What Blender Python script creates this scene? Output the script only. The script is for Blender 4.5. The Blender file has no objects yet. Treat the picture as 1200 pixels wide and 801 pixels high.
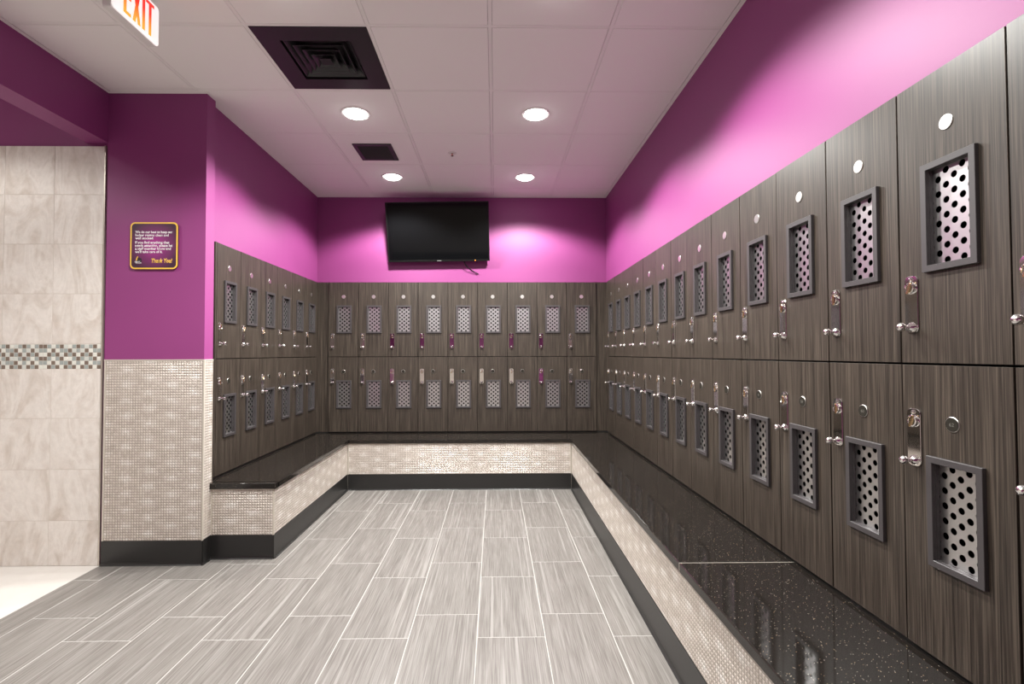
import bpy, bmesh, math, random
from mathutils import Vector, Matrix

random.seed(7)
scene = bpy.context.scene
COL = scene.collection

# ------------------------------------------------------------------ camera
CAM_H = 1.2786
yaw, pit, roll = .0137, .0232, .0021
cs, sn = math.cos, math.sin
A = Matrix(((cs(yaw), -sn(yaw), 0), (sn(yaw), cs(yaw), 0), (0, 0, 1)))
B = Matrix(((1, 0, 0), (0, cs(pit), sn(pit)), (0, -sn(pit), cs(pit))))
Cm = Matrix(((cs(roll), 0, -sn(roll)), (0, 1, 0), (sn(roll), 0, cs(roll))))
Rm = Cm @ B @ A
cam_data = bpy.data.cameras.new('camera')
cam_data.sensor_width = 36
cam_data.lens = 585.9684 * 36 / 1200
cam_data.shift_x = (600 - 588.0473) / 1200
cam_data.clip_start = .02
cam = bpy.data.objects.new('camera', cam_data)
COL.objects.link(cam)
r, fw, up = Rm[0], Rm[1], Rm[2]
cam.matrix_world = Matrix(((r[0], up[0], -fw[0], 0), (r[1], up[1], -fw[1], 0), (r[2], up[2], -fw[2], CAM_H), (0, 0, 0, 1)))
scene.camera = cam

# ------------------------------------------------------------------ world, exposure
world = bpy.data.worlds.new('world')
scene.world = world
world.use_nodes = True
world.node_tree.nodes['Background'].inputs[0].default_value = (0.02, 0.02, 0.02, 1)
world.node_tree.nodes['Background'].inputs[1].default_value = 0.2
scene.view_settings.view_transform = 'Standard'
scene.view_settings.look = 'None'
scene.view_settings.gamma = 1
scene.view_settings.use_curve_mapping = False
scene.view_settings.exposure = 0.36

LAMP_W = 118.0          # each recessed downlight
LAMP_COL = (1.0, 1.0, .955)
LAMP_CONE = 145
LAMP_BLEND = .34
SHOWER_W = 23.0

# ------------------------------------------------------------------ dimensions (metres)
W = .305                                    # locker pitch
XR, XL, D = 1.1442, -1.8153, 5.1331         # locker faces right, left, back
WR, WL, WB = XR + .012, XL - .012, D + .02  # painted wall faces above the lockers
ZB, ZM, ZT = .4844, 1.2494, 2.0121          # locker bottom, middle joint, top
CE = 2.897
Z0 = 1.0875                                 # first full right locker
XB0 = -1.7022                               # first back locker
ZL0 = 3.2823                                # first left locker
BT = .4724                                  # bench top
XBR, XBL, DB, ZBL = .7261, -1.3913, 4.7469, 3.1822
PZ, PXL, PXR, PBK = 3.096, -2.39, -1.785, 3.19
HB = 2.587                                  # header underside
BASE_H = .147
YN = -1.6                                   # wall behind the camera
SHX = -4.3                                  # far side of the shower room

# ------------------------------------------------------------------ helpers
def new_mat(name, color=(.8, .8, .8), rough=.5, metal=0., spec=.5):
    m = bpy.data.materials.new(name)
    m.use_nodes = True
    b = m.node_tree.nodes['Principled BSDF']
    b.inputs['Base Color'].default_value = (*color, 1)
    b.inputs['Roughness'].default_value = rough
    b.inputs['Metallic'].default_value = metal
    b.inputs['Specular IOR Level'].default_value = spec
    return m, m.node_tree, b

def node(nt, t, **kw):
    n = nt.nodes.new(t)
    for k, v in kw.items():
        setattr(n, k, v)
    return n

def ramp(nt, stops):
    n = nt.nodes.new('ShaderNodeValToRGB')
    e = n.color_ramp.elements
    while len(e) < len(stops):
        e.new(.5)
    for i, (p, c) in enumerate(stops):
        e[i].position = p
        e[i].color = (*c, 1)
    return n

def coords(nt, scale, use_random=True):
    """object coordinates, scaled, shifted by a different amount for every object"""
    tc = node(nt, 'ShaderNodeTexCoord')
    out = tc.outputs['Object']
    if use_random:
        oi = node(nt, 'ShaderNodeObjectInfo')
        mul = node(nt, 'ShaderNodeMath', operation='MULTIPLY')
        mul.inputs[1].default_value = 37.0
        nt.links.new(oi.outputs['Random'], mul.inputs[0])
        comb = node(nt, 'ShaderNodeCombineXYZ')
        for i in range(3):
            nt.links.new(mul.outputs[0], comb.inputs[i])
        add = node(nt, 'ShaderNodeVectorMath', operation='ADD')
        nt.links.new(out, add.inputs[0])
        nt.links.new(comb.outputs[0], add.inputs[1])
        out = add.outputs[0]
    mp = node(nt, 'ShaderNodeMapping')
    mp.inputs['Scale'].default_value = scale
    nt.links.new(out, mp.inputs[0])
    return mp.outputs[0]

def noise(nt, vec, scale=1., detail=4., rough=.55, dist=0.):
    n = node(nt, 'ShaderNodeTexNoise')
    n.inputs['Scale'].default_value = scale
    n.inputs['Detail'].default_value = detail
    n.inputs['Roughness'].default_value = rough
    n.inputs['Distortion'].default_value = dist
    nt.links.new(vec, n.inputs['Vector'])
    return n.outputs['Fac']

def mix(nt, a, b, fac, mode='MIX'):
    n = node(nt, 'ShaderNodeMix', data_type='RGBA', blend_type=mode)
    for sock, v in ((n.inputs[0], fac), (n.inputs[6], a), (n.inputs[7], b)):
        if isinstance(v, (int, float)):
            sock.default_value = v
        elif isinstance(v, tuple):
            sock.default_value = (*v, 1)
        else:
            nt.links.new(v, sock)
    return n.outputs[2]

def bump(nt, b, height, strength=.1, dist=.001):
    n = node(nt, 'ShaderNodeBump')
    n.inputs['Strength'].default_value = strength
    n.inputs['Distance'].default_value = dist
    nt.links.new(height, n.inputs['Height'])
    nt.links.new(n.outputs[0], b.inputs['Normal'])

M = {}
# purple wall paint
M['paint'], nt, b = new_mat('purple_paint', (.275, .038, .205), .55, 0, .55)
v = coords(nt, (1, 1, 1), False)
c = mix(nt, (.236, .0355, .162), (.257, .039, .177), noise(nt, v, 3, 5))
nt.links.new(c, b.inputs['Base Color'])
bump(nt, b, noise(nt, v, 400, 2), .15, .0006)
# dark wood laminate with vertical grain
M['wood'], nt, b = new_mat('dark_wood_laminate', (.05, .04, .035), .38, 0, .36)
f1 = noise(nt, coords(nt, (300, 300, 3.5)), 1, 3, .6)
f2 = noise(nt, coords(nt, (60, 60, 1.2)), 1, 3, .5)
r1 = ramp(nt, [(.3, (.0135, .0098, .0078)), (.5, (.041, .0313, .025)), (.72, (.09, .071, .057))])
nt.links.new(f1, r1.inputs[0])
r2 = ramp(nt, [(.3, (.86, .855, .85)), (.7, (1.08, 1.07, 1.05))])
nt.links.new(f2, r2.inputs[0])
nt.links.new(mix(nt, r1.outputs[0], r2.outputs[0], 1., 'MULTIPLY'), b.inputs['Base Color'])
bump(nt, b, f1, .12, .0006)
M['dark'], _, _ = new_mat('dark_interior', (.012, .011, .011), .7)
M['frame'], _, _ = new_mat('grey_plastic_frame', (.045, .039, .041), .42)
M['chrome'], _, _ = new_mat('chrome', (.86, .85, .84), .06, 1)
M['brass'], _, _ = new_mat('brass', (.6, .42, .24), .25, 1)
M['perf'], nt, b = new_mat('perforated_aluminium', (.7, .69, .69), .3, 1)
bump(nt, b, noise(nt, coords(nt, (4, 4, 500)), 1, 2), .05, .0004)
M['disc'], _, _ = new_mat('brushed_disc', (.8, .78, .75), .3, 1)
M['disc_dark'], _, _ = new_mat('dark_disc', (.022, .019, .015), .5, 0, .15)
M['disc_num'], _, _ = new_mat('engraved_number', (.14, .13, .115), .5, .2)
# black granite with bronze flecks
M['granite'], nt, b = new_mat('black_granite', (.02, .017, .015), .07, 0, .32)
v = coords(nt, (1, 1, 1), False)
vo = node(nt, 'ShaderNodeTexVoronoi')
vo.inputs['Scale'].default_value = 330
nt.links.new(v, vo.inputs['Vector'])
sep = node(nt, 'ShaderNodeSeparateColor')
nt.links.new(vo.outputs['Color'], sep.inputs[0])
g1 = node(nt, 'ShaderNodeMath', operation='GREATER_THAN'); g1.inputs[1].default_value = .95
nt.links.new(sep.outputs[0], g1.inputs[0])
g2 = node(nt, 'ShaderNodeMath', operation='LESS_THAN'); g2.inputs[1].default_value = .3
nt.links.new(vo.outputs['Distance'], g2.inputs[0])
g3 = node(nt, 'ShaderNodeMath', operation='MULTIPLY')
nt.links.new(g1.outputs[0], g3.inputs[0]); nt.links.new(g2.outputs[0], g3.inputs[1])
fleck = mix(nt, (.55, .36, .2), (.62, .58, .54), sep.outputs[1])
basec = mix(nt, (.006, .005, .0045), (.022, .018, .0155), noise(nt, v, 120, 3))
nt.links.new(mix(nt, basec, fleck, g3.outputs[0]), b.inputs['Base Color'])
# black rubber cove base
M['rubber'], nt, b = new_mat('black_rubber_base', (.017, .016, .0155), .33)
# pearly mosaic
M['mosaic'], nt, b = new_mat('pearl_mosaic', (.6, .55, .5), .28, .25)
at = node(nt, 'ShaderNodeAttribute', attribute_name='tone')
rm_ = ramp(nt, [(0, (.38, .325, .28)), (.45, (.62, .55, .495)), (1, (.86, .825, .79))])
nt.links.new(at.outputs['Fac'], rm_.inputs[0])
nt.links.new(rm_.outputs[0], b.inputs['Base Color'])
M['mgrout'], _, _ = new_mat('mosaic_grout', (.30, .26, .225), .8)
M['edge'], _, _ = new_mat('satin_metal_edge', (.55, .5, .44), .35, .8)
M['edge_pale'], _, _ = new_mat('pale_edge_trim', (.6, .55, .48), .4, .2)
# floor tile: grey wood look porcelain
M['ftile'], nt, b = new_mat('grey_grain_porcelain', (.5, .47, .44), .34, 0, .4)
fa = noise(nt, coords(nt, (230, 4.5, 1)), 1, 3, .6, .2)
fb = noise(nt, coords(nt, (26, .9, 1)), 1, 4, .55, .5)
fc = noise(nt, coords(nt, (60, .5, 1)), 1, 2, .5, .6)
ra = ramp(nt, [(.3, (.135, .122, .112)), (.5, (.208, .192, .179)), (.72, (.29, .272, .258))])
nt.links.new(fa, ra.inputs[0])
rb = ramp(nt, [(.32, (.88, .875, .87)), (.55, (1, 1, 1)), (.72, (1.13, 1.13, 1.13))])
nt.links.new(fb, rb.inputs[0])
c1 = mix(nt, ra.outputs[0], rb.outputs[0], 1., 'MULTIPLY')
rc = ramp(nt, [(.58, (0, 0, 0)), (.7, (1, 1, 1))])
nt.links.new(fc, rc.inputs[0])
sc_ = node(nt, 'ShaderNodeMath', operation='MULTIPLY'); sc_.inputs[1].default_value = .5
nt.links.new(rc.outputs[0], sc_.inputs[0])
nt.links.new(mix(nt, c1, (.40, .382, .366), sc_.outputs[0]), b.inputs['Base Color'])
M['fgrout'], _, _ = new_mat('pale_grout', (.47, .45, .43), .8)
# cream stone tile
M['stone'], nt, b = new_mat('cream_stone_tile', (.72, .66, .6), .4)
s1 = noise(nt, coords(nt, (4, 4, 1.6)), 1.6, 7, .6, 1.6)
s2 = noise(nt, coords(nt, (1, 1, 1)), 35, 4, .6)
rs = ramp(nt, [(.3, (.58, .505, .445)), (.46, (.70, .64, .59)), (.56, (.775, .725, .68)), (.7, (.66, .595, .545))])
nt.links.new(s1, rs.inputs[0])
r2 = ramp(nt, [(.3, (.94, .94, .94)), (.7, (1.04, 1.04, 1.04))])
nt.links.new(s2, r2.inputs[0])
nt.links.new(mix(nt, rs.outputs[0], r2.outputs[0], 1., 'MULTIPLY'), b.inputs['Base Color'])
M['sgrout'], _, _ = new_mat('cream_grout', (.62, .56, .51), .85)
M['wfloor'], nt, b = new_mat('white_shower_floor', (.82, .78, .74), .4)
s1 = noise(nt, coords(nt, (3, 1.5, 1), False), 2, 6, .6, 1.2)
nt.links.new(mix(nt, (.66, .62, .58), (.76, .73, .7), s1), b.inputs['Base Color'])
for k, c in (('g_white', (.74, .74, .68)), ('g_grey', (.34, .375, .36)), ('g_brown', (.185, .14, .11)), ('g_pale', (.62, .64, .6))):
    M[k], _, _ = new_mat('glass_mosaic_' + k[2:], c, .12)
# ceiling
M['ctile'], nt, b = new_mat('ceiling_tile_white', (.92, .9, .88), .85)
bump(nt, b, noise(nt, coords(nt, (1, 1, 1)), 260, 3), .12, .0008)
M['cgrid'], _, _ = new_mat('ceiling_grid_white', (.9, .88, .86), .6)
M['cgap'], _, _ = new_mat('ceiling_shadow_gap', (.4, .37, .36), .9)
M['white'], _, _ = new_mat('white_enamel', (.78, .76, .74), .4)
M['vent'], _, _ = new_mat('black_vent', (.016, .014, .016), .42)
M['vent_in'], _, _ = new_mat('dark_vent_louvre', (.03, .03, .032), .3, .2)
M['tv'], _, _ = new_mat('television_black', (.006, .006, .006), .2, 0, .3)
M['screen'], _, _ = new_mat('television_screen', (.003, .003, .0035), .05, 0, .18)
M['silver'], _, _ = new_mat('silver_mark', (.55, .55, .55), .3, .6)
M['yellow'], _, _ = new_mat('sign_yellow', (.85, .52, .07), .5)
M['swhite'], _, _ = new_mat('sign_white', (.82, .8, .8), .5)
M['sblack'], _, _ = new_mat('sign_black', (.02, .012, .02), .5)
# sign face: a printed purple glow fading to dark at the edge
M['sface'], nt, b = new_mat('sign_print', (.1, .02, .07), .42)
tc = node(nt, 'ShaderNodeTexCoord')
ln = node(nt, 'ShaderNodeVectorMath', operation='LENGTH')
nt.links.new(tc.outputs['Object'], ln.inputs[0])
rs = ramp(nt, [(.01, (.36, .03, .235)), (.09, (.16, .02, .11)), (.16, (.045, .014, .032))])
nt.links.new(ln.outputs['Value'], rs.inputs[0])
nt.links.new(rs.outputs[0], b.inputs['Base Color'])

def emit_mat(name, color, strength):
    m = bpy.data.materials.new(name)
    m.use_nodes = True
    b = m.node_tree.nodes['Principled BSDF']
    b.inputs['Base Color'].default_value = (*color, 1)
    b.inputs['Emission Color'].default_value = (*color, 1)
    b.inputs['Emission Strength'].default_value = strength
    return m
M['lens'] = emit_mat('lit_lamp_lens', (.98, 1, .96), 20)
M['led'] = emit_mat('standby_led', (1, .25, .03), 2)
M['exit_white'] = emit_mat('exit_face', (.9, .86, .84), .55)
M['exit_red'] = emit_mat('exit_letter', (1, .03, .012), 1.25)
# the lamps sit in the sign's lower edge, so the letters glow towards orange there
nt = M['exit_red'].node_tree; b = nt.nodes['Principled BSDF']
tc = node(nt, 'ShaderNodeTexCoord'); sp = node(nt, 'ShaderNodeSeparateXYZ')
nt.links.new(tc.outputs['Object'], sp.inputs[0])
rr = ramp(nt, [(.03, (1, .28, .03)), (.11, (1, .02, .015))])
nt.links.new(sp.outputs[2], rr.inputs[0])
nt.links.new(rr.outputs[0], b.inputs['Emission Color'])

class MB:
    """collects shapes into one mesh"""
    def __init__(self):
        self.v, self.f = [], []
    def add(self, vs, fs):
        n = len(self.v)
        self.v += [tuple(p) for p in vs]
        self.f += [tuple(i + n for i in f) for f in fs]
        return self
    def box(self, x0, x1, y0, y1, z0, z1):
        return self.add([(x0, y0, z0), (x1, y0, z0), (x1, y1, z0), (x0, y1, z0), (x0, y0, z1), (x1, y0, z1), (x1, y1, z1), (x0, y1, z1)],
                        [(0, 3, 2, 1), (4, 5, 6, 7), (0, 1, 5, 4), (1, 2, 6, 5), (2, 3, 7, 6), (3, 0, 4, 7)])
    def ring(self, ox0, ox1, oz0, oz1, ix0, ix1, iz0, iz1, y0, y1):
        """rectangular frame in the xz plane, y0 the front"""
        o = [(ox0, oz0), (ox1, oz0), (ox1, oz1), (ox0, oz1)]
        i = [(ix0, iz0), (ix1, iz0), (ix1, iz1), (ix0, iz1)]
        vs = [(x, y0, z) for x, z in o] + [(x, y0, z) for x, z in i] + [(x, y1, z) for x, z in o] + [(x, y1, z) for x, z in i]
        fs = []
        for k in range(4):
            n = (k + 1) % 4
            fs += [(k, n, 4 + n, 4 + k), (8 + n, 8 + k, 12 + k, 12 + n), (n, k, 8 + k, 8 + n), (4 + k, 4 + n, 12 + n, 12 + k)]
        return self.add(vs, fs)
    def prism(self, poly, y0, y1):
        """polygon of (x, z) extruded from y0 (front) to y1"""
        n = len(poly)
        vs = [(x, y0, z) for x, z in poly] + [(x, y1, z) for x, z in poly]
        fs = [tuple(range(n)), tuple(range(2 * n - 1, n - 1, -1))] + [((k + 1) % n, k, n + k, n + (k + 1) % n) for k in range(n)]
        return self.add(vs, fs)
    def extrude(self, prof, p0, p1, out):
        """profile of (out, up) swept from p0 to p1 along the ground, out = ground direction"""
        n = len(prof)
        vs = []
        for p in (p0, p1):
            for a, h in prof:
                vs.append((p[0] + out[0] * a, p[1] + out[1] * a, p[2] + h))
        fs = [tuple(range(n)), tuple(range(2 * n - 1, n - 1, -1))] + [((k + 1) % n, k, n + k, n + (k + 1) % n) for k in range(n)]
        return self.add(vs, fs)
    def lathe(self, prof, seg=20, axis='y', c=(0, 0, 0)):
        """profile of (radius, distance along axis)"""
        vs, fs = [], []
        for r_, t in prof:
            for k in range(seg):
                a = 2 * math.pi * k / seg
                p, q = r_ * math.cos(a), r_ * math.sin(a)
                vs.append((c[0] + p, c[1] + t, c[2] + q) if axis == 'y' else (c[0] + p, c[1] + q, c[2] + t))
        for i in range(len(prof) - 1):
            for k in range(seg):
                n = (k + 1) % seg
                fs.append((i * seg + k, i * seg + n, (i + 1) * seg + n, (i + 1) * seg + k))
        fs.append(tuple(range(seg)))
        fs.append(tuple((len(prof) - 1) * seg + k for k in range(seg)))
        return self.add(vs, fs)
    def mesh(self, name, mat, bevel=0, seg=1, smooth=False):
        me = bpy.data.meshes.new(name)
        me.from_pydata(self.v, [], self.f)
        bm = bmesh.new(); bm.from_mesh(me)
        bmesh.ops.recalc_face_normals(bm, faces=bm.faces)
        if bevel:
            es = [e for e in bm.edges if len(e.link_faces) == 2 and e.calc_face_angle(0) > .6]
            bmesh.ops.bevel(bm, geom=es, offset=bevel, segments=seg, affect='EDGES', profile=.5)
        bm.to_mesh(me); bm.free()
        me.materials.append(mat)
        if smooth:
            me.shade_smooth()
            try:
                me.set_sharp_from_angle(angle=.6)
            except Exception:
                pass
        return me
    def build(self, name, mat, parent=None, loc=None, **kw):
        return obj(name, self.mesh(name, mat, **kw), parent, loc)

def obj(name, me, parent=None, loc=None, rot=None):
    o = bpy.data.objects.new(name, me)
    COL.objects.link(o)
    o.parent = parent
    if loc is not None:
        o.location = loc
    if rot is not None:
        o.rotation_euler = rot
    return o

def tag(o, label, cat=None, group=None, kind=None):
    o['label'] = label
    if cat: o['category'] = cat
    if group: o['group'] = group
    if kind: o['kind'] = kind
    return o

def struct(o, label, cat='wall'):
    return tag(o, label, cat, None, 'structure')

def rounded(x0, x1, z0, z1, rad, seg=6, corners=(1, 1, 1, 1)):
    """rounded rectangle, corners in the order bottom-left, bottom-right, top-right, top-left"""
    pts = []
    for k, (cx, cz, a0) in enumerate(((x0 + rad, z0 + rad, math.pi), (x1 - rad, z0 + rad, 1.5 * math.pi), (x1 - rad, z1 - rad, 0), (x0 + rad, z1 - rad, .5 * math.pi))):
        if corners[k]:
            for i in range(seg + 1):
                a = a0 + .5 * math.pi * i / seg
                pts.append((cx + rad * math.cos(a), cz + rad * math.sin(a)))
        else:
            pts.append(((x0, z0), (x1, z0), (x1, z1), (x0, z1))[k])
    return pts

def text_mesh(name, s, x0, x1, z0, height, mat, depth=.0006, bold=.0, shear=0.):
    """lettering in the xz plane, facing -y, between x0 and x1 with its baseline at z0"""
    cu = bpy.data.curves.new(name, 'FONT')
    cu.body = s
    cu.size = 1
    cu.offset = bold
    cu.shear = shear
    cu.resolution_u = 3
    t = bpy.data.objects.new(name, cu)
    me = bpy.data.meshes.new_from_object(t)
    bpy.data.objects.remove(t)
    bpy.data.curves.remove(cu)
    xs = [v.co.x for v in me.vertices]
    a, bx = min(xs), max(xs)
    k = (x1 - x0) / (bx - a)
    for v in me.vertices:
        x, y = v.co.x, v.co.y
        v.co = (x0 + (x - a) * k, 0, z0 + y * height)
    bm = bmesh.new(); bm.from_mesh(me)
    ret = bmesh.ops.extrude_face_region(bm, geom=list(bm.faces))
    for g in ret['geom']:
        if isinstance(g, bmesh.types.BMVert):
            g.co.y -= depth
    bmesh.ops.recalc_face_normals(bm, faces=bm.faces)
    bm.to_mesh(me); bm.free()
    me.name = name
    me.materials.clear()
    me.materials.append(mat)
    return me

# ================================================================== THE SETTING
# ---- floor: grout bed with every porcelain tile a piece of its own
fl = MB().box(PXL - .01, WR, YN, WB, -.06, -.0007).build('floor', M['fgrout'])
struct(fl, 'floor of grey wood-grain porcelain planks with pale grout lines', 'floor')
TP, TLn, G = .3085, .611, .002
regions = [(PXL - .005, XBR + .03, YN, PZ + .012), (PXR + .0, XBR + .03, PZ + .012, ZBL + .02), (XBL - .03, XBR + .03, ZBL + .02, DB + .03)]
def clip_tile(x0, x1, y0, y1):
    """the visible part of a plank: it ends at the pillar and under the benches"""
    x1 = min(x1, XBR + .02); x0 = max(x0, PXL - .005)
    y0 = max(y0, YN); y1 = min(y1, DB + .02)
    out = []
    if x1 - x0 < .01 or y1 - y0 < .01:
        return out
    lim = DB + .02 if x0 >= XBL - .03 else None
    if x1 <= XBL - .03 or x0 < XBL - .03:
        # left of the bench front: floor stops at the bench end or at the pillar
        stop = ZBL + .02 if x1 > PXR + .03 else PZ + .01
        if x0 < XBL - .03 < x1 and y1 > stop:
            if y0 < stop:
                out.append(('L', x0, x1, y0, y1, XBL - .03, stop))
            else:
                out.append((XBL - .03, x1, y0, y1))
            return out
        if x0 < PXR < x1 and y1 > PZ + .01:
            if y0 < PZ:
                out.append(('L', x0, x1, y0, min(y1, stop), PXR, PZ + .01))
            elif y0 < stop:
                out.append((PXR, x1, y0, min(y1, stop)))
            return out
        y1 = min(y1, stop)
    if y1 - y0 > .01:
        out.append((x0, x1, y0, y1))
    return out
k = 0
shared = {}
for i in range(-1, 10):
    x0 = -2.243 + i * TP
    off = 2.287 if i % 2 else 2.487
    for j in range(-8, 6):
        y0 = off + j * TLn
        for t in clip_tile(x0 + G, x0 + TP - G, y0 + G, y0 + TLn - G):
            if t[0] == 'L':
                _, a, bq, c0, c1, xs, ys = t
                me = MB()
                poly = [(a, c0), (bq, c0), (bq, c1), (xs, c1), (xs, ys), (a, ys)]
                n = len(poly)
                cx, cy = (a + bq) / 2, c0
                me.add([(x - cx, y - cy, -.008) for x, y in poly] + [(x - cx, y - cy, 0) for x, y in poly],
                       [tuple(range(n)), tuple(range(2 * n - 1, n - 1, -1))] + [((q + 1) % n, q, n + q, n + (q + 1) % n) for q in range(n)])
                me = me.mesh('floor_tile', M['ftile'])
                obj('floor_tile', me, fl, (cx, cy, 0))
            else:
                a, bq, c0, c1 = t
                key = (round(bq - a, 3), round(c1 - c0, 3))
                if key not in shared:
                    w_, l_ = (bq - a) / 2, c1 - c0
                    shared[key] = MB().box(-w_, w_, 0, l_, -.008, 0).mesh('floor_tile', M['ftile'], bevel=.0008)
                obj('floor_tile', shared[key], fl, ((a + bq) / 2, c0, 0))

sf = MB().box(SHX, PXL - .012, YN, PZ + .02, -.06, -.001).build('floor_shower', M['wfloor'])
struct(sf, 'off-white floor of the shower room beyond the opening', 'floor')

# ---- painted walls: each has an alcove holding the lockers
def wall_prism(name, prof, p0, p1, out):
    return MB().extrude(prof, p0, p1, out).build(name, M['paint'])
alcove = [(0, CE + .05), (0, ZT + .003), (.43, ZT + .003), (.43, -.06), (.5, -.06), (.5, CE + .05)]
struct(wall_prism('wall_right', alcove, (WR, Z0 - 2 * W, 0), (WR, WB + .5, 0), (1, 0)), 'purple painted wall above the long right row of lockers')
struct(wall_prism('wall_left', alcove, (WL, PBK - .01, 0), (WL, WB + .5, 0), (-1, 0)), 'purple painted wall above the short left row of lockers')
struct(wall_prism('wall_back', alcove, (WL, WB, 0), (WR, WB, 0), (0, 1)), 'purple painted end wall above the lockers, behind the television')
struct(MB().box(WR, WR + .5, YN, Z0 - 2 * W, -.06, CE + .05).build('wall_right_near', M['paint']), 'purple wall beside the camera, before the first locker')

# ---- ceiling: shadow-gap slab, lay-in tiles and grid bars
cl = MB().box(PXL, WR + .3, YN, WB + .3, CE + .16, CE + .2).build('ceiling', M['cgap'])
struct(cl, 'suspended ceiling of square white lay-in tiles', 'ceiling')
GX, GY, GP = -.022, 2.440, .6035
xs = [GX + GP * i for i in range(-4, 3)]
ys = [GY + GP * i for i in range(-7, 6)]
DIFF = (2, 7)                                # the cell the black diffuser fills
cache = {}
for i in range(len(xs) - 1 + 1):
    a = xs[i] if i < len(xs) else None
    x0 = max(xs[i], PXL + .015); x1 = min(xs[i] + GP, WR - .015)
    if x1 - x0 < .02: continue
    for j in range(len(ys)):
        y0 = max(ys[j], YN + .015); y1 = min(ys[j] + GP, WB - .015)
        if y1 - y0 < .02 or (i, j) == DIFF: continue
        bar = .0109
        a0, a1, b0, b1 = x0 + bar, x1 - bar, y0 + bar, y1 - bar
        if a1 - a0 < .01 or b1 - b0 < .01: continue
        key = (round(a1 - a0, 3), round(b1 - b0, 3))
        if key not in cache:
            cache[key] = MB().box(-(a1 - a0) / 2, (a1 - a0) / 2, -(b1 - b0) / 2, (b1 - b0) / 2, 0, .016).mesh('ceiling_tile', M['ctile'], bevel=.0012)
        obj('ceiling_tile', cache[key], cl, ((a0 + a1) / 2, (b0 + b1) / 2, CE))
for x in xs:
    if PXL < x < WR:
        MB().box(x - .0093, x + .0093, YN, WB, CE + .0008, CE + .02).build('grid_bar', M['cgrid'], cl)
for y in ys:
    MB().box(PXL, WR, y - .0093, y + .0093, CE + .001, CE + .0195).build('grid_bar', M['cgrid'], cl)
MB().box(WR - .022, WR, YN, WB, CE - .001, CE + .02).build('wall_angle', M['cgrid'], cl)
MB().box(WL, WL + .022, PBK, WB, CE - .001, CE + .02).build('wall_angle', M['cgrid'], cl)
MB().box(PXL, PXL + .022, YN, PZ, CE - .001, CE + .02).build('wall_angle', M['cgrid'], cl)
MB().box(WL, WR, WB - .022, WB, CE - .0012, CE + .02).build('wall_angle', M['cgrid'], cl)
MB().box(PXL, PXR + .022, PZ - .022, PZ, CE - .0012, CE + .02).build('wall_angle', M['cgrid'], cl)
MB().box(PXR, PXR + .022, PZ, PBK, CE - .0012, CE + .02).build('wall_angle', M['cgrid'], cl)
cs2 = MB().box(SHX, PXL - .135, YN, PZ + .05, CE, CE + .05).build('ceiling_shower', M['cgrid'])
struct(cs2, 'plain white ceiling of the shower room', 'ceiling')

# ---- mosaic wainscot helper: thousands of raised pearly chips, one mesh
def mosaic(name, org, u, n, length, z0, z1, parent, pitch=.0162, phase=0):
    nu, nv = max(1, round(length / pitch)), max(1, round((z1 - z0) / pitch))
    pu, pv = length / nu, (z1 - z0) / nv
    g, h, ins = .0009, .0026, .0036
    vs, fs, tone = [], [], []
    rnd = random.Random(hash((round(org[0], 3), round(org[1], 3))) & 255)
    def P(a, zz, d):
        return (org[0] + u[0] * a + n[0] * d, org[1] + u[1] * a + n[1] * d, zz)
    for iu in range(nu):
        cu = (iu + .5) * pu
        for iv in range(nv):
            zz = z0 + (iv + .5) * pv
            # reflected light painted in: paler blooms on a staggered lattice across the sheets
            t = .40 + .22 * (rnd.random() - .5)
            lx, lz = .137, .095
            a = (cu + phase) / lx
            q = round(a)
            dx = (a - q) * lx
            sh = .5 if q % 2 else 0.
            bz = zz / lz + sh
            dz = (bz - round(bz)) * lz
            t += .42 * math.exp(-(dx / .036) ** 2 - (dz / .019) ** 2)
            k0 = len(vs)
            a0, a1, c0, c1 = iu * pu + g, (iu + 1) * pu - g, z0 + iv * pv + g, z0 + (iv + 1) * pv - g
            vs += [P(a0, c0, .0005), P(a1, c0, .0005), P(a1, c1, .0005), P(a0, c1, .0005),
                   P(a0 + ins, c0 + ins, h), P(a1 - ins, c0 + ins, h), P(a1 - ins, c1 - ins, h), P(a0 + ins, c1 - ins, h)]
            fs += [(k0 + 4, k0 + 5, k0 + 6, k0 + 7)] + [(k0 + i, k0 + (i + 1) % 4, k0 + 4 + (i + 1) % 4, k0 + 4 + i) for i in range(4)]
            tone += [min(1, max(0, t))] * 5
    me = bpy.data.meshes.new(name)
    me.from_pydata(vs, [], fs)
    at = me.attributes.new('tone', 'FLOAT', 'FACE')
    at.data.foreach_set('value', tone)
    me.materials.append(M['mosaic'])
    o = obj(name, me, parent)
    o['kind'] = 'stuff'
    return o

COVE = [(0, 0), (.016, 0), (.0085, .006), (.0055, .018), (.005, BASE_H), (0, BASE_H)]
def cove(p0, p1, out, parent):
    return MB().extrude(COVE, (*p0, 0), (*p1, 0), out).build('cove_base', M['rubber'], parent)

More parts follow.
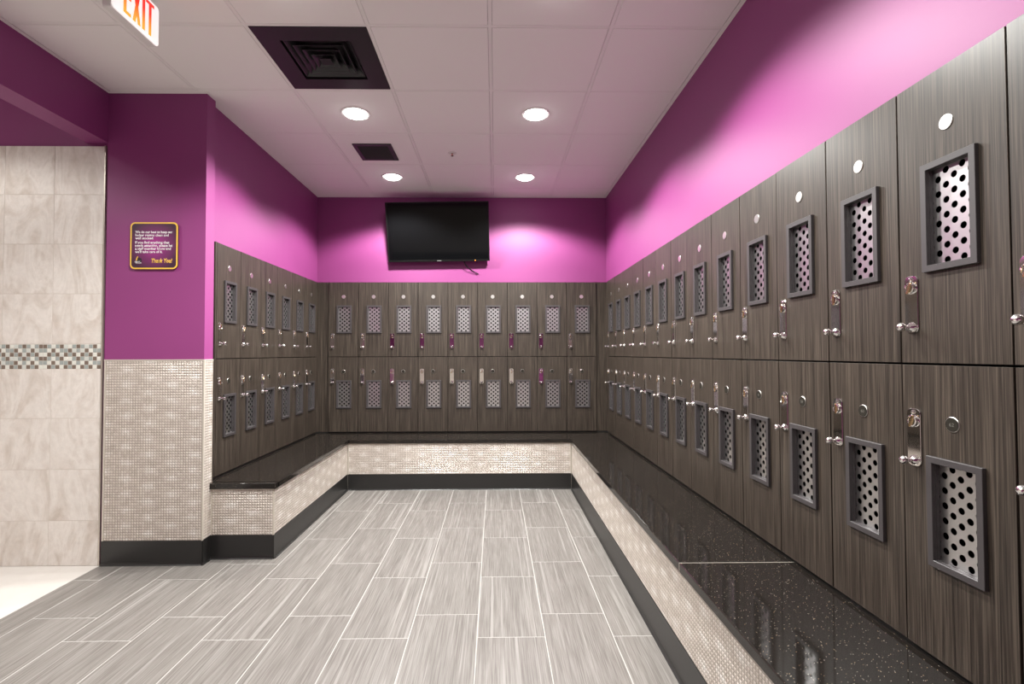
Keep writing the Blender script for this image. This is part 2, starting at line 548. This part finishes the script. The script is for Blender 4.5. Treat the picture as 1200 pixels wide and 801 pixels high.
# ---- pillar at the left
WT = 1.247
pil = MB().box(PXL, PXR, PZ, PBK, 0, CE + .05).build('wall_pillar', M['paint'])
struct(pil, 'purple pillar with a pearly mosaic lower half and black base')
MB().box(PXL, PXR + .002, PZ - .0012, PZ, BASE_H, WT - .004).box(PXR, PXR + .0012, PZ, PBK, BASE_H, WT - .004).build('grout_bed', M['mgrout'], pil)
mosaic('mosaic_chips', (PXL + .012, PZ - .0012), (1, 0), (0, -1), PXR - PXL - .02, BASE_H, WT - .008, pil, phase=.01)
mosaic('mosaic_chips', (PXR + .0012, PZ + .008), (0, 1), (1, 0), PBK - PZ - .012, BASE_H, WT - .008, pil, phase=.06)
MB().box(PXL, PXR + .005, PZ - .005, PZ, WT - .008, WT).box(PXR, PXR + .005, PZ, PBK, WT - .008, WT).build('top_edge_trim', M['edge_pale'], pil)
MB().box(PXR - .004, PXR + .005, PZ - .005, PZ + .004, BASE_H, WT - .008).build('corner_edge_trim', M['edge_pale'], pil)
MB().box(PXL + .002, PXL + .012, PZ - .005, PZ, BASE_H, WT - .008).build('side_edge_trim', M['edge_pale'], pil)
MB().box(PXR, PXR + .005, PBK - .005, PBK, BASE_H, WT - .008).build('side_edge_trim', M['edge'], pil)
cove((PXL, PZ), (PXR + .012, PZ), (0, -1), pil)
cove((PXR, PZ - .012), (PXR, PBK), (1, 0), pil)

# ---- header beam over the shower opening, running from the pillar towards the camera
hd = MB().box(PXL - .135, PXL, YN, PZ + .05, HB, CE + .05).build('wall_header', M['paint'])
struct(hd, 'dark purple header beam above the shower opening')
struct(MB().box(PXL - .135, PXL, YN, .2, 0, HB).build('wall_left_near', M['paint']), 'purple wall left of the camera, before the shower opening')

# ---- shower wall: cream stone tiles with a band of glass mosaic
sw = MB().box(SHX, PXL - .004, PZ + .008, PZ + .2, 0, CE + .05).build('wall_shower', M['paint'])
struct(sw, 'shower wall of cream stone tiles with a glass mosaic band')
MB().box(SHX, PXL - .018, PZ - .0008, PZ + .009, 0, 2.562).build('grout_bed', M['sgrout'], sw)
rows = [(0, .2705), (.2705, .5795), (.5795, .8885), (.8885, 1.190), (1.342, 1.650), (1.650, 1.956), (1.956, 2.262), (2.262, 2.565)]
vx = [PXL - .018 - .302 * i for i in range(0, 8)]
for z0, z1 in rows:
    for i in range(6):
        w_, h_ = .302 - .003, z1 - z0 - .003
        key = ('st', round(h_, 3))
        if key not in cache:
            cache[key] = MB().box(0, w_, 0, .008, 0, h_).mesh('stone_tile', M['stone'], bevel=.0008)
        obj('stone_tile', cache[key], sw, (vx[i + 1] + .0015, PZ - .002, z0 + .0015))
gm = {k_: MB().box(0, .0228, 0, .007, 0, .0228).mesh('glass_chip', M[k_], bevel=.0012) for k_ in ('g_white', 'g_grey', 'g_brown', 'g_pale')}
pat = ['wbgwgbgw', 'ggwbwgwb', 'bwbgbwbg', 'wbgwgbgw', 'ggwbwgwb', 'bwbgbwbg']
pk = {'w': 'g_white', 'g': 'g_grey', 'b': 'g_brown'}
for rr_ in range(6):
    for cc in range(27):
        ch = pk[pat[rr_][(cc * 1 + (3 if cc > 13 else 0)) % 8]]
        if ch == 'g_white' and random.random() < .25: ch = 'g_pale'
        obj('glass_chip', gm[ch], sw, (PXL - .021 - .0251 * (cc + 1) + .0012, PZ - .0022, 1.342 - .0251 * (rr_ + 1) - .0002))
MB().box(PXL - .0165, PXL - .009, PZ - .006, PZ + .008, 0, 2.566).build('edge_trim', M['edge'], sw)
struct(MB().box(SHX - .1, SHX, YN, PZ + .2, 0, CE + .05).build('wall_shower_left', M['stone']), 'far side wall of the shower room, cream stone')

# ---- wall behind the camera (seen only in reflections)
wf = MB().box(SHX, WR + .3, YN - .1, YN, 0, CE + .05).build('wall_front', M['paint'])
struct(wf, 'purple wall behind the camera with a mosaic lower half')
MB().box(PXL, XBR, YN, YN + .004, BASE_H, WT).build('wainscot', M['edge_pale'], wf)
cove((PXL, YN), (XBR, YN), (0, 1), wf)

# ---- filler panels in the corners beside the back lockers
for i, (x0, x1, s_) in enumerate(((XL, XB0 - .002, 'left'), (XB0 + 9 * W + .002, XR, 'right'))):
    t_ = MB().box(x0 - .02, x1 + .02, D + .016, D + .034, ZB, ZT).build('trim_%d' % (i + 1), M['wood'])
    struct(t_, 'narrow dark wood filler panel in the %s back corner of the lockers' % s_, 'trim')
t_ = MB().box(XL - .3, XL, ZL0 - .02, ZL0 - .002, ZB, ZT).build('trim_3', M['wood'])
struct(t_, 'dark wood end panel closing the left row of lockers', 'trim')
t_ = MB().box(XL - .06, XL - .012, ZL0 + 6 * W, D + .016, ZB, ZT).build('trim_4', M['wood'])
struct(t_, 'narrow dark wood filler closing the left row at the corner', 'trim')
t_ = MB().box(XR + .014, XR + .06, Z0 + 13 * W, D + .016, ZB, ZT).build('trim_5', M['wood'])
struct(t_, 'narrow dark wood filler closing the right row at the corner', 'trim')

# ================================================================== BENCHES
def slab(x0, x1, y0, y1, parent):
    o = MB().box(x0 + .0008, x1 - .0008, y0 + .0008, y1 - .0008, BT - .036, BT).build('granite_slab', M['granite'], parent, bevel=.004, seg=2)
    return o
OV = .02
def empty(name, loc=(0, 0, 0), rot=None):
    return obj(name, None, None, loc, rot)
# left bench
bl = empty('bench', (XBL, ZBL, 0))
tag(bl, 'short left bench with a black granite top and mosaic front, beside the pillar', 'bench', 'benches below the lockers')
def under(o, par):
    """keep world placement when the parent empty sits away from the origin"""
    o.parent = par
    o.matrix_parent_inverse = Matrix.Translation(-Vector(par.location))
    return o
def bench_part(par, o):
    return under(o, par)
def bench_front(par, p0, u, n, length, ph):
    """mosaic face with its grout bed, edge trims and rubber base"""
    p1 = (p0[0] + u[0] * length, p0[1] + u[1] * length)
    zt = BT - .036
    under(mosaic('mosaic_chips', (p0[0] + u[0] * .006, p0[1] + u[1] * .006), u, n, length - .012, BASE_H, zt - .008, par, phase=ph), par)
    under(MB().extrude([(0, zt - .008), (.005, zt - .008), (.005, zt - .001), (0, zt - .001)], (*p0, 0), (*p1, 0), n).build('top_edge_trim', M['edge'], par), par)
    for q in (p0, p1):
        s_ = 1 if q is p0 else -1
        under(MB().extrude([(0, BASE_H), (.004, BASE_H), (.004, zt - .008), (0, zt - .008)], (*q, 0), (q[0] + s_ * u[0] * .006, q[1] + s_ * u[1] * .006, 0), n).build('corner_edge_trim', M['edge_pale'], par), par)
    under(MB().extrude(COVE, (*p0, 0), (*p1, 0), n).build('cove_base', M['rubber'], par), par)
under(MB().box(WL, XBL, ZBL + .01, WB, 0, BT - .036).box(PXR + .002, XBL, ZBL, ZBL + .0099, 0, BT - .036).build('bench_base', M['mgrout']), bl)
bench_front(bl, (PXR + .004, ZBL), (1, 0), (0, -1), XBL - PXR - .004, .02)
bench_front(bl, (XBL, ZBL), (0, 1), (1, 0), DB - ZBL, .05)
under(MB().box(XBL, XBL + .0085, ZBL - .0085, ZBL, 0, BASE_H).build('cove_base_corner', M['rubber']), bl)
under(slab(WL, XBL + OV, ZBL - OV + .03, WB, bl), bl)
under(MB().box(PXR + .001, XBL + OV - .0008, ZBL - OV, ZBL + .0292, BT - .036, BT).build('granite_nosing', M['granite'], bevel=.003, seg=2), bl)
# back bench
bb = empty('bench', (0, DB, 0))
tag(bb, 'bench with a black granite top below the back lockers and the television', 'bench', 'benches below the lockers')
under(MB().box(XBL + .0005, XR, DB + .0005, WB, 0, BT - .036).build('bench_base', M['mgrout']), bb)
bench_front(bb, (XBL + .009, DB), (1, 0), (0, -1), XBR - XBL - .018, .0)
under(slab(XBL + OV, WR, DB - OV, WB, bb), bb)
# right bench
br = empty('bench', (XBR, 1.9, 0))
tag(br, 'long right bench with a black granite top running towards the camera', 'bench', 'benches below the lockers')
under(MB().box(XBR, WR - .003, -1.0, DB, 0, BT - .036).build('bench_base', M['mgrout']), br)
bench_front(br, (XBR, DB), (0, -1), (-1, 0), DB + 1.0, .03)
under(slab(XBR - OV, WR - .002, 1.935, DB - OV, br), br)
under(MB().box(XBR - OV + .001, WR - .002, 1.934, 1.936, BT - .03, BT - .0004).build('joint_filler', M['edge_pale']), br)
under(slab(XBR - OV, WR - .002, -1.0, 1.935, br), br)

# plinths that carry the lockers inside the wall alcoves
for i, (a, b_, c_, d_, s_) in enumerate(((WR, WR + .42, Z0 - 2 * W, WB, 'right'), (WL - .42, WL, ZL0 - .02, WB, 'left'), (WL, WR, WB, WB + .42, 'back'))):
    struct(MB().box(a, b_, c_, d_, 0, ZB - .0005).build('trim_%d' % (i + 6), M['rubber']), 'black plinth under the %s row of lockers' % s_, 'trim')

# ================================================================== LOCKERS
DW = .0023                      # half gaps between doors
HU, HL = ZT - ZM, ZM - ZB
HD = HU - .0035                              # door height, both rows
FX0, FX1, FZ0, FZ1 = .0845, .2375, .2405, .5245   # window frame, outer
FB = .017
def hole_panel():
    """perforated sheet: staggered columns of round holes"""
    px, pz, rad, seg = .0226, .0385, .0088, 14
    mb = MB()
    cx, cz = (FX0 + FX1) / 2, (FZ0 + FZ1) / 2
    th = .0015
    for c in range(-3, 4):
        for r_ in range(-4, 4 + (c % 2)):
            ox, oz = cx + c * px, cz + (r_ + (0 if c % 2 else .5)) * pz
            if not (FX0 < ox < FX1): continue
            vs, fs = [], []
            for k in range(seg):
                a = 2 * math.pi * (k + .5) / seg
                ca, sa = math.cos(a), math.sin(a)
                s_ = min((px / 2) / abs(ca) if abs(ca) > 1e-6 else 9, (pz / 2) / abs(sa) if abs(sa) > 1e-6 else 9)
                vs += [(ox + rad * ca, 0, oz + rad * sa), (ox + s_ * ca, 0, oz + s_ * sa), (ox + rad * ca, th, oz + rad * sa)]
            corners = [(ox + sx * px / 2, 0, oz + sz * pz / 2) for sx, sz in ((1, 1), (-1, 1), (-1, -1), (1, -1))]
            nb = len(vs)
            vs += corners
            for k in range(seg):
                n = (k + 1) % seg
                p, q = vs[3 * k + 1], vs[3 * n + 1]
                fs.append((3 * k + 2, 3 * n + 2, 3 * n, 3 * k))
                ksx = abs(abs(p[0] - ox) - px / 2) < 1e-7
                qsx = abs(abs(q[0] - ox) - px / 2) < 1e-7
                if ksx != qsx:
                    xc = p if ksx else q
                    zc = q if ksx else p
                    ci = min(range(4), key=lambda i: abs(corners[i][0] - xc[0]) + abs(corners[i][2] - zc[2]))
                    fs.append((3 * k, 3 * n, 3 * n + 1, nb + ci, 3 * k + 1))
                else:
                    fs.append((3 * k, 3 * n, 3 * n + 1, 3 * k + 1))
            mb.add(vs, fs)
    me = bpy.data.meshes.new('vent_panel')
    me.from_pydata(mb.v, [], mb.f)
    me.materials.append(M['perf'])
    return me

ME = {}
ME['door'] = MB().ring(DW, W - DW, .002, .002 + HD, FX0 + .008, FX1 - .008, FZ0 + .008, FZ1 - .008, 0, .019).mesh('door', M['wood'], bevel=.0006)
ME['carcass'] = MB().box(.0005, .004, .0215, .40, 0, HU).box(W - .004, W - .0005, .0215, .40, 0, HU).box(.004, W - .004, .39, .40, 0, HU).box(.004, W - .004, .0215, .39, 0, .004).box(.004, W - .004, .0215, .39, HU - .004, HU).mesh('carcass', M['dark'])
ME['window_frame'] = MB().ring(FX0, FX1, FZ0, FZ1, FX0 + FB, FX1 - FB, FZ0 + FB, FZ1 - FB, -.011, -.0002).ring(FX0 + .0085, FX1 - .0085, FZ0 + .0085, FZ1 - .0085, FX0 + FB, FX1 - FB, FZ0 + FB, FZ1 - FB, -.0002, .0105).mesh('window_frame', M['frame'], bevel=.0009)
ME['vent_panel'] = hole_panel()
ME['lock_plate'] = MB().prism(rounded(-.0215, .0215, 0, .155, .014, 5), -.0035, 0).mesh('lock_plate', M['chrome'], bevel=.0009)
ME['lock_cylinder'] = MB().lathe([(.0165, 0), (.0165, -.003), (.015, -.006), (.0125, -.0068), (.0115, -.005), (.001, -.005)], 20).mesh('lock_cylinder', M['chrome'], smooth=True)
ME['key_slot'] = MB().prism(rounded(-.0032, .0032, -.0165, .0165, .003, 4), -.0085, -.004).mesh('key_slot', M['brass'], bevel=.0008)
ME['lock_screw'] = MB().lathe([(.006, 0), (.006, -.002), (.0042, -.0042), (.001, -.005)], 12).mesh('lock_screw', M['chrome'], smooth=True)
ME['knob'] = MB().lathe([(.0125, 0), (.0125, -.003), (.0095, -.006), (.006, -.009), (.0052, -.016), (.0065, -.0185), (.0098, -.0215), (.0118, -.0265), (.0118, -.031), (.0098, -.0355), (.006, -.0385), (.001, -.0395)], 20).mesh('knob', M['chrome'], smooth=True)
ME['number_disc'] = MB().lathe([(.0192, 0), (.0192, -.0012), (.0185, -.0018), (.001, -.0018)], 28).mesh('number_disc', M['disc'], smooth=True)
ME['disc_face'] = MB().lathe([(.0174, -.0012), (.0174, -.0028), (.001, -.0028)], 28).mesh('disc_face', M['disc_dark'])

def locker(base, rz, upper, label, group, number=None):
    """a compartment: local x runs to the viewer's right, -y faces the room"""
    t = empty('locker', base, (0, 0, rz))
    tag(t, label, 'locker', group)
    obj('carcass', ME['carcass'], t)
    d = obj('door', ME['door'], t, (0, random.uniform(-.0012, .0012), 0))
    obj('window_frame', ME['window_frame'], d)
    obj('vent_panel', ME['vent_panel'], d, (0, .0105, 0))
    pz = .0835 if upper else .487
    for nm, x, y, z in (('lock_plate', .0405, 0, pz), ('lock_cylinder', .0405, -.0035, pz + .122), ('key_slot', .0405, -.0035, pz + .122),
                        ('lock_screw', .0405, -.0035, pz + .146), ('knob', .0405, -.0035, pz + .0155)):
        o = obj(nm, ME[nm], d, (x, y, z))
        if nm == 'key_slot':
            o.rotation_euler = (0, random.choice((0, 0, .4)), 0)
    dd = obj('number_disc', ME['number_disc'], d, (.154, -.0004, .614), (random.uniform(-.018, .018), 0, random.uniform(-.018, .018)))
    if not upper:
        obj('disc_face', ME['disc_face'], d, (.154, -.0004, .614), dd.rotation_euler)
    if number:
        me = text_mesh('number', number, -.0065, .0065, -.0045, .0128, M['disc_num'], .0002, .0)
        obj('number', me, d, (.154, -.0034, .614), dd.rotation_euler)
    return t

ORD = ['first', 'second', 'third', 'fourth', 'fifth', 'sixth', 'seventh', 'eighth', 'ninth', 'tenth', 'eleventh', 'twelfth', 'thirteenth', 'fourteenth', 'fifteenth']
nums = {0: '62', 1: '60', 2: '58', 3: '56'}
for k in range(-2, 13):
    for upper in (1, 0):
        z = ZM if upper else ZB
        row = 'upper' if upper else 'lower'
        n = 12 - k
        if k == -1:
            lb = '%s locker nearest the camera on the right wall, cut off by the picture edge' % row
        elif k == -2:
            lb = '%s locker on the right wall just outside the picture edge' % row
        elif k == 0:
            lb = '%s right-wall locker nearest the camera that shows whole%s' % (row, '' if upper else ', numbered 62')
        else:
            lb = '%s locker on the right wall, %s from the back corner' % (row, ORD[n])
        locker((XR, Z0 + (k + 1) * W, z), -math.pi / 2, upper, lb, row + ' lockers on the right wall', None if upper else nums.get(k))
for k in range(9):
    for upper in (1, 0):
        row = 'upper' if upper else 'lower'
        lb = '%s locker on the back wall, %s from the left' % (row, ORD[k])
        locker((XB0 + k * W, D, ZM if upper else ZB), 0, upper, lb, row + ' lockers on the back wall')
for k in range(6):
    for upper in (1, 0):
        row = 'upper' if upper else 'lower'
        lb = '%s locker on the left wall, %s from the pillar' % (row, ORD[k])
        locker((XL, ZL0 + k * W, ZM if upper else ZB), math.pi / 2, upper, lb, row + ' lockers on the left wall')

# ================================================================== CEILING FITTINGS
def downlight(x, y, label, watts, z=CE, group='recessed downlights'):
    t = empty('downlight', (x, y, z))
    tag(t, label, 'light', group)
    MB().lathe([(.072, .001), (.072, -.004), (.092, -.005), (.096, -.0015), (.096, .001)], 32, 'z').build('trim_ring', M['white'], t, smooth=True)
    MB().lathe([(.0725, -.001), (.0715, -.008), (.062, -.0145), (.04, -.0185), (.001, -.02)], 32, 'z').build('lens', M['lens'], t, smooth=True)  # domed shape added to throw grazing fill light across the ceiling
    ld = bpy.data.lights.new('downlight_lamp', 'SPOT')
    ld.energy = watts
    ld.color = LAMP_COL
    ld.spot_size = math.radians(LAMP_CONE)
    ld.spot_blend = LAMP_BLEND
    ld.shadow_soft_size = .055
    lo = bpy.data.objects.new('downlight_lamp', ld)
    COL.objects.link(lo)
    lo.parent = t
    lo.location = (0, 0, -.08)
    return t
rowname = {0: 'farthest from the camera, before the television wall', 1: 'in the middle row of the ceiling', 2: 'at the top edge of the picture', 3: 'above the camera', 4: 'behind the camera'}
for i in range(4):
    y = 4.552 - 1.207 * i
    for x, s_ in ((-.935, 'left'), (.278, 'right')):
        downlight(x, y, 'lit round downlight on the %s side, %s' % (s_, rowname[i]), LAMP_W * (.88, 1.02, .92, .52)[i])
downlight(-3.1, 2.25, 'round downlight of the shower room, hidden by the header beam', SHOWER_W)
downlight(-3.1, .9, 'second round downlight of the shower room, outside the picture', SHOWER_W)

# black supply diffuser filling one ceiling cell
dx, dy = xs[DIFF[0]] + GP / 2, ys[DIFF[1]] + GP / 2
df = empty('air_diffuser', (dx, dy, CE))
tag(df, 'large square black air diffuser with nested louvres in the ceiling', 'vent')
def zring(ho, hi, z0, z1, hi_z=None, off=(0, 0)):
    m = MB().ring(-ho + off[0], ho + off[0], -ho + off[1], ho + off[1], -hi + off[0], hi + off[0], -hi + off[1], hi + off[1], z0, z1)
    m.v = [(x, z, y) for x, y, z in m.v]
    return m
OFFD = (0, .0)
zring(.290, .182, -.002, .004).build('face_plate', M['vent'], df)
for q, (ho, zl) in enumerate(((.172, .006), (.136, .003), (.100, 0), (.064, -.003))):
    hi = ho - .034
    m = MB()
    lo4 = [(-ho, -ho), (ho, -ho), (ho, ho), (-ho, ho)]
    hi4 = [(-hi, -hi), (hi, -hi), (hi, hi), (-hi, hi)]
    vs = [(x, y, zl) for x, y in lo4] + [(x, y, zl + .034) for x, y in hi4]
    vs += [(x * (1 - .004 / ho), y * (1 - .004 / ho), zl) for x, y in lo4] + [(x * (1 - .004 / hi), y * (1 - .004 / hi), zl + .034) for x, y in hi4]
    fs = []
    for k in range(4):
        n = (k + 1) % 4
        fs += [(k, n, 4 + n, 4 + k), (8 + k, 8 + n, 12 + n, 12 + k), (k, n, 8 + n, 8 + k), (4 + k, 4 + n, 12 + n, 12 + k)]
    m.add(vs, fs).build('louvre', M['vent_in'], df)
m = MB().add([(-.03, -.03, -.005), (.03, -.03, -.005), (.03, .03, -.005), (-.03, .03, -.005), (0, 0, .03)], [(0, 1, 2, 3), (0, 1, 4), (1, 2, 4), (2, 3, 4), (3, 0, 4)])
m.build('centre_cone', M['vent_in'], df)
MB().box(-.2, .2, -.2, .2, .09, .095).box(-.2, -.19, -.2, .2, .004, .09).box(.19, .2, -.2, .2, .004, .09).box(-.19, .19, -.2, -.19, .004, .09).box(-.19, .19, .19, .2, .004, .09).build('plenum_box', M['vent'], df)

# small exhaust grille
ex = empty('exhaust_grille', (-.949, 3.987, CE))
tag(ex, 'small black rectangular exhaust grille between the ceiling lights', 'vent')
m = MB().ring(-.150, .150, -.160, .160, -.118, .118, -.128, .128, -.009, -.0005)
m.v = [(x, z, y) for x, y, z in m.v]
m.build('grille_frame', M['vent'], ex, bevel=.0015)
for k in range(11):
    y = -.118 + .0236 * k
    MB().add([(-.118, y - .010, -.0035), (.118, y - .010, -.0035), (.118, y + .008, -.0085), (-.118, y + .008, -.0085),
              (-.118, y - .010, -.0022), (.118, y - .010, -.0022), (.118, y + .008, -.0072), (-.118, y + .008, -.0072)],
             [(0, 1, 2, 3), (4, 5, 6, 7), (0, 1, 5, 4), (1, 2, 6, 5), (2, 3, 7, 6), (3, 0, 4, 7)]).build('slat', M['vent_in'], ex)
MB().box(-.12, .12, -.13, .13, -.0015, -.0004).build('backing', M['vent'], ex)

# sprinkler head
sp_ = empty('sprinkler', (-.342, 4.0, CE))
tag(sp_, 'small white fire sprinkler head in the ceiling', 'sprinkler')
MB().lathe([(.034, 0), (.034, -.003), (.02, -.007), (.012, -.007)], 20, 'z').build('escutcheon', M['white'], sp_, smooth=True)
MB().lathe([(.008, -.006), (.008, -.009), (.006, -.011)], 12, 'z').build('body', M['brass'], sp_, smooth=True)
MB().lathe([(.003, -.010), (.004, -.017), (.003, -.024)], 10, 'z').build('bulb', emit_mat('red_glass', (.3, .02, .015), 0), sp_, smooth=True)
MB().lathe([(.011, -.024), (.011, -.0252), (.001, -.026)], 14, 'z').build('deflector', M['brass'], sp_)

# ================================================================== EXIT SIGN
# local x runs along the face (E to T), -y faces the room
es = empty('exit_sign', (-1.5, 1.955, 2.648), (0, 0, math.pi / 2))
tag(es, 'lit EXIT sign with red letters hanging from the ceiling', 'sign')
MB().prism(rounded(-.004, .269, -.003, .176, .012, 4), .006, .040).build('housing', M['white'], es, bevel=.002)
MB().prism(rounded(.0, .267, 0, .173, .014, 5), .0, .0055).build('face_panel', M['exit_white'], es)
LZ0, LZ1, SW = .017, .162, .0155
def bar(m, x0, z0, x1, z1, w_):
    m.prism([(x0, z0), (x0 + w_, z0), (x1 + w_, z1), (x1, z1)], -.0014, .0002)
    return m
le = MB(); bar(le, .056, LZ0, .056, LZ1, SW)
for zc in (LZ0, (LZ0 + LZ1) / 2 - .007, LZ1 - .0135):
    le.prism([(.056, zc), (.097, zc), (.097, zc + .0135), (.056, zc + .0135)], -.0013, .0002)
lx_ = MB(); bar(lx_, .107, LZ0, .137, LZ1, .0155); bar(lx_, .137, LZ0, .107, LZ1, .0155)
li = MB(); bar(li, .163, LZ0, .163, LZ1, SW)
lt = MB(); bar(lt, .2025, LZ0, .2025, LZ1, SW); lt.prism([(.184, LZ1 - .0135), (.2345, LZ1 - .0135), (.2345, LZ1), (.184, LZ1)], -.0013, .0002)
for m_ in (le, lx_, li, lt):
    m_.build('letter', M['exit_red'], es)
MB().box(.08, .20, .004, .042, .1758, CE - 2.648 - .0005).build('ceiling_canopy', M['white'], es, bevel=.003)

# ================================================================== TELEVISION
TVW, TVH = 1.03, .589
tv = empty('television', (-.571, 5.03, 2.5065), (math.radians(14.7), math.radians(-.85), 0))
tag(tv, 'black flat-screen television tilted down on the purple end wall', 'television')
hw, hh = TVW / 2, TVH / 2
MB().ring(-hw, hw, -hh, hh, -hw + .012, hw - .012, -hh + .018, hh - .012, -.018, .012).build('bezel', M['tv'], tv, bevel=.0025, seg=2)
MB().box(-hw + .011, hw - .011, -.0145, .01, -hh + .017, hh - .011).build('screen', M['screen'], tv)
MB().box(-hw + .01, hw - .01, .012, .03, -hh + .01, hh - .01).box(-.3, .3, .03, .05, -.2, .12).build('back_cover', M['tv'], tv, bevel=.004)
MB().box(-.022, .022, -.0195, -.0178, -hh + .006, -hh + .0115).build('maker_mark', M['silver'], tv)
MB().box(.362, .372, -.0195, -.0178, -hh + .005, -hh + .012).build('standby_light', M['led'], tv)
# tilting wall arms
mt = empty('television_mount', (-.571, WB, 2.53))
tag(mt, 'black metal wall bracket holding the television', 'bracket')
MB().box(-.22, .22, -.012, 0, -.11, .11).build('wall_plate', M['tv'], mt, bevel=.002)
for sx in (-.16, .16):
    MB().box(sx - .014, sx + .014, -.08, -.012, -.02, .02).build('arm', M['tv'], mt)

cb = MB()
pts = [Vector((-.32, 5.10, 2.26)), Vector((-.31, 5.118, 2.20)), Vector((-.27, 5.128, 2.155)), Vector((-.215, 5.138, 2.12)), Vector((-.17, 5.144, 2.10))]
vs, fs = [], []
for q, p in enumerate(pts):
    for k in range(8):
        a = 2 * math.pi * k / 8
        vs.append((p.x + .004 * math.sin(a), p.y + .004 * math.cos(a), p.z + .004 * math.sin(a)))
for q in range(len(pts) - 1):
    for k in range(8):
        n = (k + 1) % 8
        fs.append((q * 8 + k, q * 8 + n, q * 8 + 8 + n, q * 8 + 8 + k))
cbo = cb.add(vs, fs).build('cable', M['tv'], smooth=True)
bpy.context.view_layer.update()
cbo.parent = tv
cbo.matrix_parent_inverse = tv.matrix_world.inverted()

# ================================================================== NOTICE ON THE PILLAR
nb = empty('notice_sign', (-2.0915, PZ - .001, 1.945))
tag(nb, 'square purple notice with a yellow border and white lettering on the pillar', 'sign')
S = .144
MB().prism(rounded(-S + .001, S - .001, -S + .001, S - .001, .028, 8), -.0105, 0).build('sign_backing', M['sblack'], nb)
MB().prism(rounded(-S, S, -S, S, .028, 8), -.0122, -.0105).build('sign_border', M['yellow'], nb)
MB().prism(rounded(-S + .0085, S - .0085, -S + .0085, S - .0085, .021, 8), -.0128, -.011).build('sign_face', M['sface'], nb)
kz = .288 / 555
def zx(u): return (u - 422.5) * kz
def zz(v_): return (377.5 - v_) * kz
for s_, x1_, y_ in (('We do our best to keep our', 640, 230), ('locker rooms clean and', 594, 267), ('well stocked.', 420, 303), ('If you find anything that', 604, 354),
                    ('needs attention, please let', 640, 391), ('a staff member know and', 622, 428), ("we'll take care of it.", 524, 465)):
    obj('lettering', text_mesh('lettering', s_, zx(203), zx(x1_), zz(y_), .0212, M['swhite'], .0003, .028), nb, (0, -.0128, 0))
obj('lettering', text_mesh('lettering', 'Thank You!', zx(394), zx(640), zz(580), .036, M['yellow'], .0003, .03, .18), nb, (0, -.0128, 0))
# emblem: round toothed badge with a raised yellow thumb and a two-line name
gear = []
for k in range(32):
    a = 2 * math.pi * k / 32
    rd = .0175 if (k // 2) % 2 else .0155
    gear.append((zx(252) + rd * math.cos(a), zz(552) + rd * math.sin(a)))
MB().prism(gear, -.0003, 0).build('emblem_badge', M['sblack'], nb, (0, -.0128, 0))
MB().prism([(zx(212), zz(552)), (zx(222), zz(522)), (zx(236), zz(502)), (zx(242), zz(507)), (zx(232), zz(528)), (zx(228), zz(552))], -.0007, 0).build('emblem_thumb', M['yellow'], nb, (0, -.0128, 0))
obj('emblem_lettering', text_mesh('emblem_lettering', 'planet', zx(202), zx(266), zz(573), .011, M['swhite'], .0004, .02), nb, (0, -.0134, 0))
obj('emblem_lettering', text_mesh('emblem_lettering', 'fitness', zx(210), zx(280), zz(588), .011, M['swhite'], .0004, .02), nb, (0, -.0134, 0))
